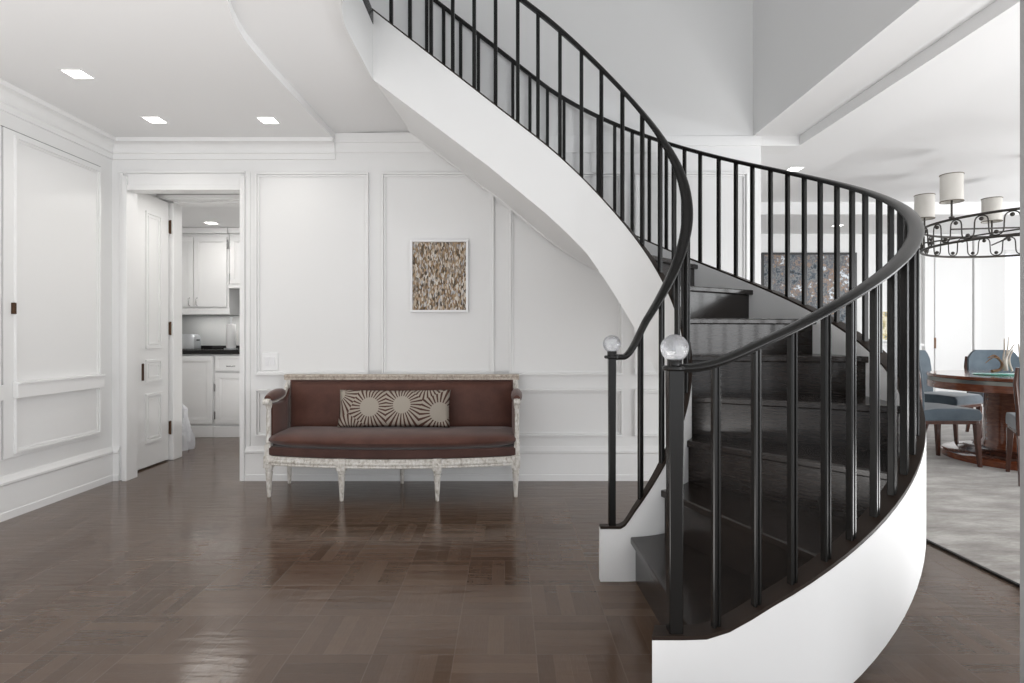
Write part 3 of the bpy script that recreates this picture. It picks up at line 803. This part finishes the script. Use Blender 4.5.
# lumbar cushion
cw, chh, ct = .80, .27, .12
cxp, cyp = pxx(394, 4.22), 4.235
cush = MB(); N1, N2 = 28, 14
def pil(u, v, side):
    e = (1 - abs(u) ** 2.6) ** .55 * (1 - abs(v) ** 2.6) ** .55
    px_ = u * cw / 2 * (1 - .035 * (1 - abs(v) ** 2) * 0 - .03 * (v * v < .0)); 
    px_ = u * cw / 2 * (1 - .02 * (1 - v * v)); pz_ = v * chh / 2 * (1 - .05 * (1 - u * u))
    return (px_, side * ct / 2 * e, pz_)
vs = []; fs = []
for side in (-1, 1):
    base = len(vs)
    for i in range(N1 + 1):
        for j in range(N2 + 1):
            vs.append(pil(-1 + 2 * i / N1, -1 + 2 * j / N2, side))
    for i in range(N1):
        for j in range(N2):
            a = base + i * (N2 + 1) + j; f = (a, a + N2 + 1, a + N2 + 2, a + 1); fs.append(f if side < 0 else f[::-1])
cush.add(vs, fs)
cob = cush.build('lumbar_cushion', M['fans'], angle=80)
import bmesh as _b
bm = _b.new(); bm.from_mesh(cob.data); _b.ops.remove_doubles(bm, verts=bm.verts[:], dist=.0005); bm.to_mesh(cob.data); bm.free()
cob.location = (cxp, cyp, .448 + chh / 2); cob.rotation_euler = (math.radians(-14), 0, 0)
tag(cob, 'oblong taupe cushion printed with brown fan stripes leaning on the brown sofa', 'cushion')

# ------------------------------------------------------------------ kitchen
def cab_door(parent, x0, x1, z0, z1, y, name='door', fw=.055, pull=None):
    mb = MB(); mb.box(x0, x1, y - .018, y, z0, z1); o = mb.build(name, M['cab'], parent, bevel=.002, smooth=False)
    q = MB(); frame(q, x0, x1, z0, z1, y - .018, fw, .010); frame(q, x0 + fw, x1 - fw, z0 + fw, z1 - fw, y - .018, .012, .005)
    f = q.build('panel_frame', M['cab'], parent, bevel=.002, smooth=False); f.parent = o
    if pull:
        p = MB(); (hx, hz, vert) = pull; L_ = .045
        if vert: p.tube([(hx, y - .028, hz - L_), (hx, y - .055, hz - L_ * .8), (hx, y - .055, hz + L_ * .8), (hx, y - .028, hz + L_)], .006, 8)
        else: p.tube([(hx - L_, y - .028, hz), (hx - L_ * .8, y - .055, hz), (hx + L_ * .8, y - .055, hz), (hx + L_, y - .028, hz)], .006, 8)
        h_ = p.build('handle', M['chrome'], parent, angle=60); h_.parent = o
    return o
YK = 6.45
kx = lambda px: (px - CX) / F * YK
kz = lambda py: H - (py - CY) / F * YK
c1 = thing('base_cabinet', 'white base cabinet left of the drawer unit under the black kitchen counter', 'kitchen cabinet', (-3.6, 6.7, 0), 0, 'white kitchen base cabinets')
MB().box(-4.2, -3.206, YK, 7.09, 0, .905).build('body', M['cab'], c1, smooth=False)
MB().box(-4.2, -3.206, YK - .03, YK, 0, .12).build('plinth', M['cab'], c1, bevel=.004, smooth=False)
cab_door(c1, -3.70, -3.215, .145, .885, YK); cab_door(c1, -4.19, -3.71, .145, .885, YK)
c2 = thing('base_cabinet', 'white base cabinet with a drawer over a door under the black kitchen counter', 'kitchen cabinet', (-2.9, 6.7, 0), 0, 'white kitchen base cabinets')
MB().box(-3.204, -2.62, YK, 7.09, 0, .905).build('body', M['cab'], c2, smooth=False)
MB().box(-3.204, -2.62, YK - .03, YK, 0, .12).build('plinth', M['cab'], c2, bevel=.004, smooth=False)
cab_door(c2, -3.185, -2.64, .145, .70, YK)
cab_door(c2, -3.185, -2.64, .725, .885, YK, 'drawer', .02, (kx(232), kz(366), False))
mb = MB(); mb.box(-3.196, -3.180, YK - .03, YK - .016, .5, .58); mb.box(-3.196, -3.180, YK - .03, YK - .016, .2, .28); mb.build('hinge', M['chrome'], c2, smooth=False)
ct_ = MB(); ct_.box(-4.25, -2.3, YK - .035, 7.095, .906, .952); ct_.box(-4.25, -2.3, 7.06, 7.095, .952, .99)
o = ct_.build('countertop', M['granite'], bevel=.004, smooth=False); tag(o, 'long black granite worktop on the white kitchen base cabinets', 'countertop')
YU = 6.75
ux = lambda px: (px - CX) / F * YU
uz = lambda py: H - (py - CY) / F * YU
u1 = thing('wall_cabinet', 'tall white wall cabinet with two doors and small pulls in the kitchen', 'kitchen cabinet', (ux(200), 6.9, uz(315)), 0, 'white kitchen wall cabinets')
MB().box(-4.1, ux(229), YU, 7.095, uz(314), uz(234)).build('body', M['cab'], u1, smooth=False)
MB().box(-4.1, ux(229) + .02, YU - .03, YU, uz(314.5), uz(308.5)).build('light_rail', M['cab'], u1, bevel=.003, smooth=False)
cab_door(u1, ux(166), ux(194.2), uz(307), uz(237), YU, pull=(ux(191), uz(302), True))
cab_door(u1, ux(195), ux(227.5), uz(307), uz(237), YU, pull=(ux(198.5), uz(302), True))
mb = MB(); mb.box(ux(227.6), ux(228.6), YU - .025, YU - .005, uz(249), uz(240)); mb.build('hinge', M['chrome'], u1, smooth=False)
MB().box(-4.1, ux(229), YU - .05, YU, uz(234), 2.338).build('cornice', M['cab'], u1, bevel=.01, smooth=False)
u2 = thing('wall_cabinet', 'short white wall cabinet at the right edge of the kitchen doorway', 'kitchen cabinet', (ux(245), 6.9, uz(289)), 0, 'white kitchen wall cabinets')
MB().box(ux(229.6), -2.5, YU, 7.095, uz(288), uz(234)).build('body', M['cab'], u2, smooth=False)
cab_door(u2, ux(231), -2.72, uz(284), uz(237), YU)
MB().box(ux(229.6), -2.5, YU - .04, YU, uz(288.5), uz(285)).build('light_rail', M['cab'], u2, bevel=.003, smooth=False)
MB().box(ux(229.6), -2.5, YU - .05, YU, uz(234), 2.338).build('cornice', M['cab'], u2, bevel=.01, smooth=False)
mb = MB(); mb.box(ux(230.0), ux(231.0), YU - .025, YU - .005, uz(249), uz(240)); mb.box(ux(230), ux(231), YU - .025, YU - .005, uz(281), uz(274)); mb.build('hinge', M['chrome'], u2, smooth=False)
pt = thing('paper_towel_holder', 'upright paper towel roll on a steel stand on the black kitchen counter', 'paper towel holder', ((231 - CX) / F * 6.85, 6.85, .952))
bx, by = (231 - CX) / F * 6.85, 6.85
MB().lathe([(.075, .9535), (.075, .962), (.01, .966), (.008, 1.30), (.014, 1.305), (.014, 1.32), (.001, 1.325)], (bx, by, 0), 20).build('stand', M['steel'], pt, angle=40)
MB().lathe([(.02, .966), (.05, .967), (.052, .97), (.052, 1.24), (.02, 1.245)], (bx, by, 0), 20).build('paper_roll', M['paper'], pt, angle=50)
ap = thing('toaster', 'pale steel toaster on the black kitchen counter beside the door post', 'toaster', ((186 - CX) / F * 6.85, 6.85, .952))
ax = (187 - CX) / F * 6.85
secs = []
for i in range(9):
    u = -1 + 2 * i / 8; e = (1 - abs(u) ** 6 * .12)
    secs.append([(ax + u * .12, 6.85 + v * .09 * e, .957 + w_ * .17 * e) for v, w_ in ((-1, 0), (-1, .8), (-.8, 1), (.8, 1), (1, .8), (1, 0))])
MB().sections(secs).build('body', M['steel'], ap, angle=50)
MB().box(ax - .115, ax + .115, 6.77, 6.93, .9535, .96).build('base', M['metal'], ap, smooth=False)
mb = MB(); mb.box(ax + .118, ax + .14, 6.83, 6.87, 1.05, 1.065); mb.build('lever', M['metal'], ap, bevel=.003, smooth=False)
# slumped bag behind the door post
bagc = ((182 - CX) / F * 5.75, 5.75)
mb = MB(); rnd = random.Random(3); secs = []
for i in range(21):
    t = i / 20; z = .44 * t; r = (.125 - .055 * t) * (1 if t < .9 else (1 - (t - .9) * 8)); loop = []
    for k in range(36):
        a_ = 2 * PI * k / 36
        q = r * .74 * (1 + .13 * math.sin(5 * a_ + 4 * t) + .09 * math.sin(9 * a_ - 7 * t) + rnd.uniform(-.07, .07))
        loop.append((bagc[0] + q * math.cos(a_) + .02 * math.sin(6 * t), bagc[1] + q * math.sin(a_), z + (0 if i in (0, 20) else rnd.uniform(-.006, .006))))
    secs.append(loop)
mb.sections(secs); o = mb.build('plastic_bag', M['bag'], angle=25); tag(o, 'crumpled white plastic bag on the kitchen floor behind the door post', 'bag')

# ------------------------------------------------------------------ dining room
o = MB().box(2.25, 8.2, 2.05, 7.4, .0005, .013).build('area_rug', M['rug'], bevel=.003, smooth=False)
rugt = tag(o, 'large pale mottled silk rug under the round dining table', 'rug')
q = MB(); q.box(2.235, 2.25, 2.035, 7.415, .0005, .012); q.box(2.235, 8.2, 2.035, 2.05, .0005, .012)
q.build('rug_binding', M['metal'], o)['label'] = 'black edge binding'
TC = (4.62, 5.19)
tb = thing('dining_table', 'round glossy mahogany pedestal dining table on the pale rug', 'table', (*TC, .013))
MB().lathe([(.001, .728), (.755, .728), (.768, .735), (.770, .755), (.765, .76), (.001, .76)], (*TC, 0), 72).build('tabletop', M['mahog'], tb, angle=40)
MB().lathe([(.7, .698), (.757, .698), (.757, .7285), (.7, .7285)], (*TC, 0), 72).build('inlay_band', M['table_band'], tb, angle=40)
MB().lathe([(.001, .632), (.75, .632), (.766, .638), (.768, .698), (.001, .6985)], (*TC, 0), 72).build('apron', M['mahog'], tb, angle=40)
MB().lathe([(.001, .12), (.37, .12), (.36, .15), (.345, .18), (.345, .60), (.37, .632), (.001, .633)], (*TC, 0), 48).build('pedestal', M['mahog'], tb, angle=40)
MB().lathe([(.001, .013), (.66, .013), (.66, .062), (.65, .068), (.001, .068)], (*TC, 0), 72).build('base', M['mahog'], tb, angle=40)
MB().lathe([(.001, .068), (.53, .068), (.53, .085), (.50, .1), (.47, .118), (.40, .1215), (.001, .1215)], (*TC, 0), 72).build('base_moulding', M['mahog2'], tb, angle=40)
# sculpture on its glass plate
pc = (4.46, 5.24)
mb = MB(); mb.lathe([(.001, .7605), (.95, .7605), (1, .766), (.95, .772), (.001, .772)], (pc[0], pc[1], 0), 40, .31, .19); 
o = mb.build('glass_plate', M['tglass'], angle=40); tag(o, 'green edged oval glass plate on the mahogany dining table', 'plate')
sc_ = thing('driftwood_sculpture', 'driftwood and pale antler sculpture standing on the green glass plate', 'sculpture', (pc[0], pc[1], .772))
def horn(name, pts, r0, r1, m, n=16):
    pts = [Vector(p) for p in pts]; out = []
    for i in range(n + 1):           # Catmull-Rom
        t = i / n * (len(pts) - 1); k = min(int(t), len(pts) - 2); f = t - k
        p0, p1, p2, p3 = pts[max(k-1, 0)], pts[k], pts[k+1], pts[min(k+2, len(pts)-1)]
        out.append(.5 * ((2*p1) + (-p0+p2)*f + (2*p0-5*p1+4*p2-p3)*f*f + (-p0+3*p1-3*p2+p3)*f**3))
    rr = [r0 + (r1 - r0) * i / n for i in range(n + 1)]
    return MB().tube(out, rr, 8).build(name, m, sc_, angle=60)
def sp_(px, py, Y): return at(px, py, Y)
D = 5.2
b = horn('branch', [sp_(992, 371.3, D), sp_(1000, 369.5, D), sp_(1002, 364, D), sp_(998.5, 359, D), sp_(993, 357.5, D), sp_(985.5, 363, D)], .015, .003, M['drift'])
b = horn('branch', [sp_(999, 359, D), sp_(994, 355.5, D + .02), sp_(988, 358, D)], .012, .004, M['drift'])
for pts, r0 in (([sp_(1004.5, 371, D), sp_(1003.5, 360, D), sp_(1004.5, 349, D), sp_(1004.3, 339, D)], .010), ([sp_(1007, 371, D + .03), sp_(1006.5, 358, D + .03), sp_(1008, 346, D + .03), sp_(1008.3, 337, D + .03)], .010),
                ([sp_(1006.5, 371, D - .05), sp_(1005.5, 362, D - .05), sp_(1009, 353, D - .05), sp_(1014.5, 344.5, D - .05)], .013),
                ([sp_(1012, 371.5, D - .03), sp_(1009.3, 363, D - .03), sp_(1010, 357, D - .03), sp_(1013.5, 349, D - .03)], .011),
                ([sp_(1024, 371, D), sp_(1021, 361, D), sp_(1019.5, 352, D), sp_(1018.5, 344, D)], .016)):
    pts = [(p[0], p[1], p[2] + .004) for p in pts]; horn('antler', pts, r0, .004, M['antler'])
# chairs
def make_chair():
    t = thing('dining_chair', 'c', 'chair', (0, 0, 0), 0, None, world=False)
    # faces +x; seat 0.5 square
    secs = []
    for i in range(7):
        u = -1 + 2 * i / 6; yy = u * .25; e = 1 - abs(u) ** 8 * .3
        secs.append([(-.24, yy, .385), (.26, yy, .385), (.275, yy, .40), (.275, yy, .445), (.25, yy, .47 * 1 + .012 * e), (.1, yy, .478 + .014 * e), (-.1, yy, .478 + .012 * e), (-.24, yy, .47)])
    MB().sections(secs).build('seat', M['blue'], t, bevel=.008, angle=50)
    MB().box(-.235, .262, -.24, .24, .355, .388).build('seat_rail', M['mahog2'], t, bevel=.004, smooth=False)
    # curved raked back with chamfered top corners
    bk = MB(); secs = []
    for (z, w_) in ((.46, .225), (.60, .245), (.74, .25), (.84, .245), (.90, .21), (.935, .17)):
        rk = -.215 - .12 * (z - .46)
        loop = []
        for k in range(9):
            v = -1 + 2 * k / 8; loop.append((rk + .03 - .03 * (1 - v * v), v * w_, z))
        loop += [(x - .045, y, z) for x, y, z in loop[::-1]]
        secs.append(loop)
    bk.sections(secs).build('backrest', M['blue'], t, bevel=.006, angle=50)
    for sg in (-1, 1):
        MB().tube([(-.245, sg * .235, .36), (-.24, sg * .24, .55), (-.262, sg * .258, .74), (-.27, sg * .25, .86)], [.02, .019, .018, .012], 8).build('back_stile', M['mahog2'], t, angle=60)
    for sg in (-1, 1):
        MB().sections([[(x + a * w_, sg * y + b_ * w_, z) for a, b_ in ((-1, -1), (1, -1), (1, 1), (-1, 1))] for x, y, z, w_ in ((.245, .225, .36, .022), (.248, .228, .22, .018), (.262, .238, .0, .013))]).build('leg', M['mahog2'], t, bevel=.003, angle=40)
        MB().sections([[(x + a * w_, sg * y + b_ * w_, z) for a, b_ in ((-1, -1), (1, -1), (1, 1), (-1, 1))] for x, y, z, w_ in ((-.225, .225, .36, .022), (-.235, .228, .2, .018), (-.285, .235, .0, .013))]).build('leg', M['mahog2'], t, bevel=.003, angle=40)
    return t
ch0 = make_chair()
chairs = [((3.66, 5.14), (1, 0), 'blue velvet dining chair nearest the staircase, tucked under the left of the table'),
          ((4.60, 6.27), (.45, -.89), 'blue velvet dining chair behind the table, left of the pedestal'),
          ((5.38, 6.38), (-.25, -.97), 'blue velvet dining chair on the far side of the table behind the sculpture'),
          ((4.07, 4.39), (.545, .84), 'blue velvet dining chair in front of the table, cut by the right wall end')]
for i, (p_, d_, lb) in enumerate(chairs):
    o = ch0 if i == 0 else copy_tree(ch0)
    o.location = (*p_, .013); o.rotation_euler = (0, 0, math.atan2(d_[1], d_[0])); o['label'] = lb; o['group'] = 'chairs round the dining table'
# chandelier
chd = thing('chandelier', 'round dark iron ring chandelier with linen drum shades over the dining table', 'chandelier', (TC[0], TC[1], 1.9))
RC, ZA, ZB2 = .81, 1.905, 2.105
def ringp(a, z, r=RC): return (TC[0] + r * math.cos(a), TC[1] + r * math.sin(a), z)
for z in (ZA, ZB2):
    MB().tube([ringp(2 * PI * i / 72, z) for i in range(72)], .011, 8, True).build('ring', M['iron'], chd, angle=60)
NW = 25; pts = []
for i in range(NW * 24):
    t = i / 24; ph = t * 2 * PI
    zz = math.sin(ph); zz = math.copysign(abs(zz) ** .6, zz); aa = (ph - .42 * math.sin(2 * ph)) / NW
    pts.append(ringp(aa, (ZA + ZB2) / 2 + zz * .088))
MB().tube(pts, .0055, 6, True).build('scrollwork', M['iron'], chd, angle=60)
b0 = None
for i in range(NW * 2):
    a = 2 * PI * (i + .5) / (NW * 2); z = (ZA + ZB2) / 2 + (.062 if i % 2 == 0 else -.062)
    if b0 is None:
        b0 = MB().ball((TC[0], TC[1], 1.9), .017, 10, 6).build('bead', M['iron'], chd, angle=80); q = b0
    else:
        q = b0.copy(); COL.objects.link(q)
    p_ = ringp(a, z); q.location = (p_[0] - TC[0], p_[1] - TC[1], z - 1.9)
SZ0, SZ1 = 2.258, 2.488
M['shadetrim'] = mat('shade_trim', (.16, .14, .11), .8)
HUB = (TC[0], TC[1], 2.06)
for k in range(6):
    a = math.radians(188 - 58.5 * k)
    MB().tube([HUB, ringp(a, 2.02)], .007, 8).build('spoke', M['iron'], chd)
    px_, py_, _ = ringp(a, 0)
    st = MB(); st.tube([(px_, py_, ZB2), (px_, py_, 2.33)], .008, 8); st.lathe([(.001, 0), (.02, 0), (.022, .012), (.001, .02)], (px_, py_, ZB2 + .01), 12); st.build('stem', M['iron'], chd)
    shd = MB(); r = .084; n = 32
    shd.sections([[(px_ + rr * math.cos(2*PI*j/n), py_ + rr * math.sin(2*PI*j/n), z) for j in range(n)] for rr, z in ((r - .004, SZ0), (r, SZ0), (r, SZ1), (r - .004, SZ1))], closed=True)
    so = shd.build('lamp_shade', M['shade'], chd, angle=40)
    for z in (SZ0, SZ1):
        ri = MB().tube([(px_ + (r + .001) * math.cos(2*PI*j/n), py_ + (r + .001) * math.sin(2*PI*j/n), z) for j in range(n)], .004, 6, True).build('shade_trim', M['shadetrim'], chd); ri.parent = so
    di = MB().lathe([(.001, 2.33), (r - .006, 2.33), (r - .006, 2.334), (.001, 2.334)], (px_, py_, 0), n).build('diffuser', M['shade_in'], chd); di.parent = so
MB().ball(HUB, .06, 20, 12).build('hub', M['iron'], chd, angle=80)
MB().tube([HUB, (TC[0], TC[1], 2.69)], .010, 8).build('rod', M['iron'], chd)
MB().lathe([(.001, 2.65), (.06, 2.65), (.07, 2.66), (.07, 2.699), (.001, 2.699)], (TC[0], TC[1], 0), 24).build('canopy', M['iron'], chd, angle=40)

# ------------------------------------------------------------------ light
w_ = bpy.data.worlds.new('world'); SC.world = w_; w_.use_nodes = True
bg = w_.node_tree.nodes['Background']; bg.inputs[0].default_value = (.93, .96, 1.0, 1); bg.inputs[1].default_value = 1.75
def area(name, loc, target, sx_, sy_, power, col=(1, 1, 1), spread=180):
    l = bpy.data.lights.new(name, 'AREA'); l.shape = 'RECTANGLE'; l.size = sx_; l.size_y = sy_; l.energy = power; l.color = col; l.spread = math.radians(spread)
    o = bpy.data.objects.new(name, l); COL.objects.link(o); o.location = loc
    d = Vector(target) - Vector(loc); o.rotation_euler = d.to_track_quat('-Z', 'Y').to_euler(); return o
area('window_daylight_front', (3.0, -9.0, 1.5), (.8, 3, 1.4), 8.0, 3.0, 40, (1, .99, .97))
area('window_daylight_side', (8.8, 2.6, 1.35), (2, 2.7, 1.1), 5.2, 1.5, 165, (.97, .99, 1))
area('window_daylight_front_right', (8.5, -6.5, 1.5), (1.0, 3.2, 1.3), 4.6, 1.7, 235, (.99, .99, 1))
area('stairwell_fill', (.2, 2.2, 5.2), (.2, 2.6, 0), 2.0, 2.2, 4, (1, .98, .95))  # unseen fill added for the upper stairwell walls, no fixture there
area('bounce_fill_hall', (-1.3, 1.0, .15), (-1.3, 1.2, 3), 2.6, 1.0, 62, (1, .98, .96))  # added fill facing up at the hall ceiling; no lamp stands here
area('bounce_fill_dining', (2.9, 1.7, .2), (2.7, 2.0, 3), 1.6, 1.0, 60, (1, 1, 1))  # unseen upward fill, added to brighten dining ceiling and soffit
area('bounce_fill_table', (6.1, 4.6, .3), (5.6, 5.2, 3), 1.8, 1.4, 62, (1, 1, 1))  # another added upward fill for the far dining ceiling, not a table lamp
area('kitchen_fill', (-3.0, 5.9, 2.3), (-3.1, 6.3, 0), .9, .5, 9, (1, .98, .95))  # extra fill added beside the recessed kitchen light, has no fixture
area('under_cabinet_lamp', (-3.35, 6.92, 1.335), (-3.35, 7.0, 0), .8, .06, 2.2, (1, .97, .93))
area('kitchen_bounce_fill', (-2.5, 5.9, .3), (-2.9, 6.1, 3), .7, .5, 3.6, (1, .98, .95))  # added from below to lift the kitchen ceiling, no real source
area('passage_fill', (-2.5, 4.9, 2.28), (-2.5, 4.9, 0), .3, .3, 4.5, (1, .97, .93))  # made-up fill brightening the passage and its door post

for o in bpy.data.objects:
    if '_w' in o.keys(): del o['_w']
SC.view_settings.view_transform = 'Standard'; SC.view_settings.look = 'None'
SC.view_settings.gamma = 1; SC.view_settings.exposure = -.03; SC.view_settings.use_curve_mapping = False
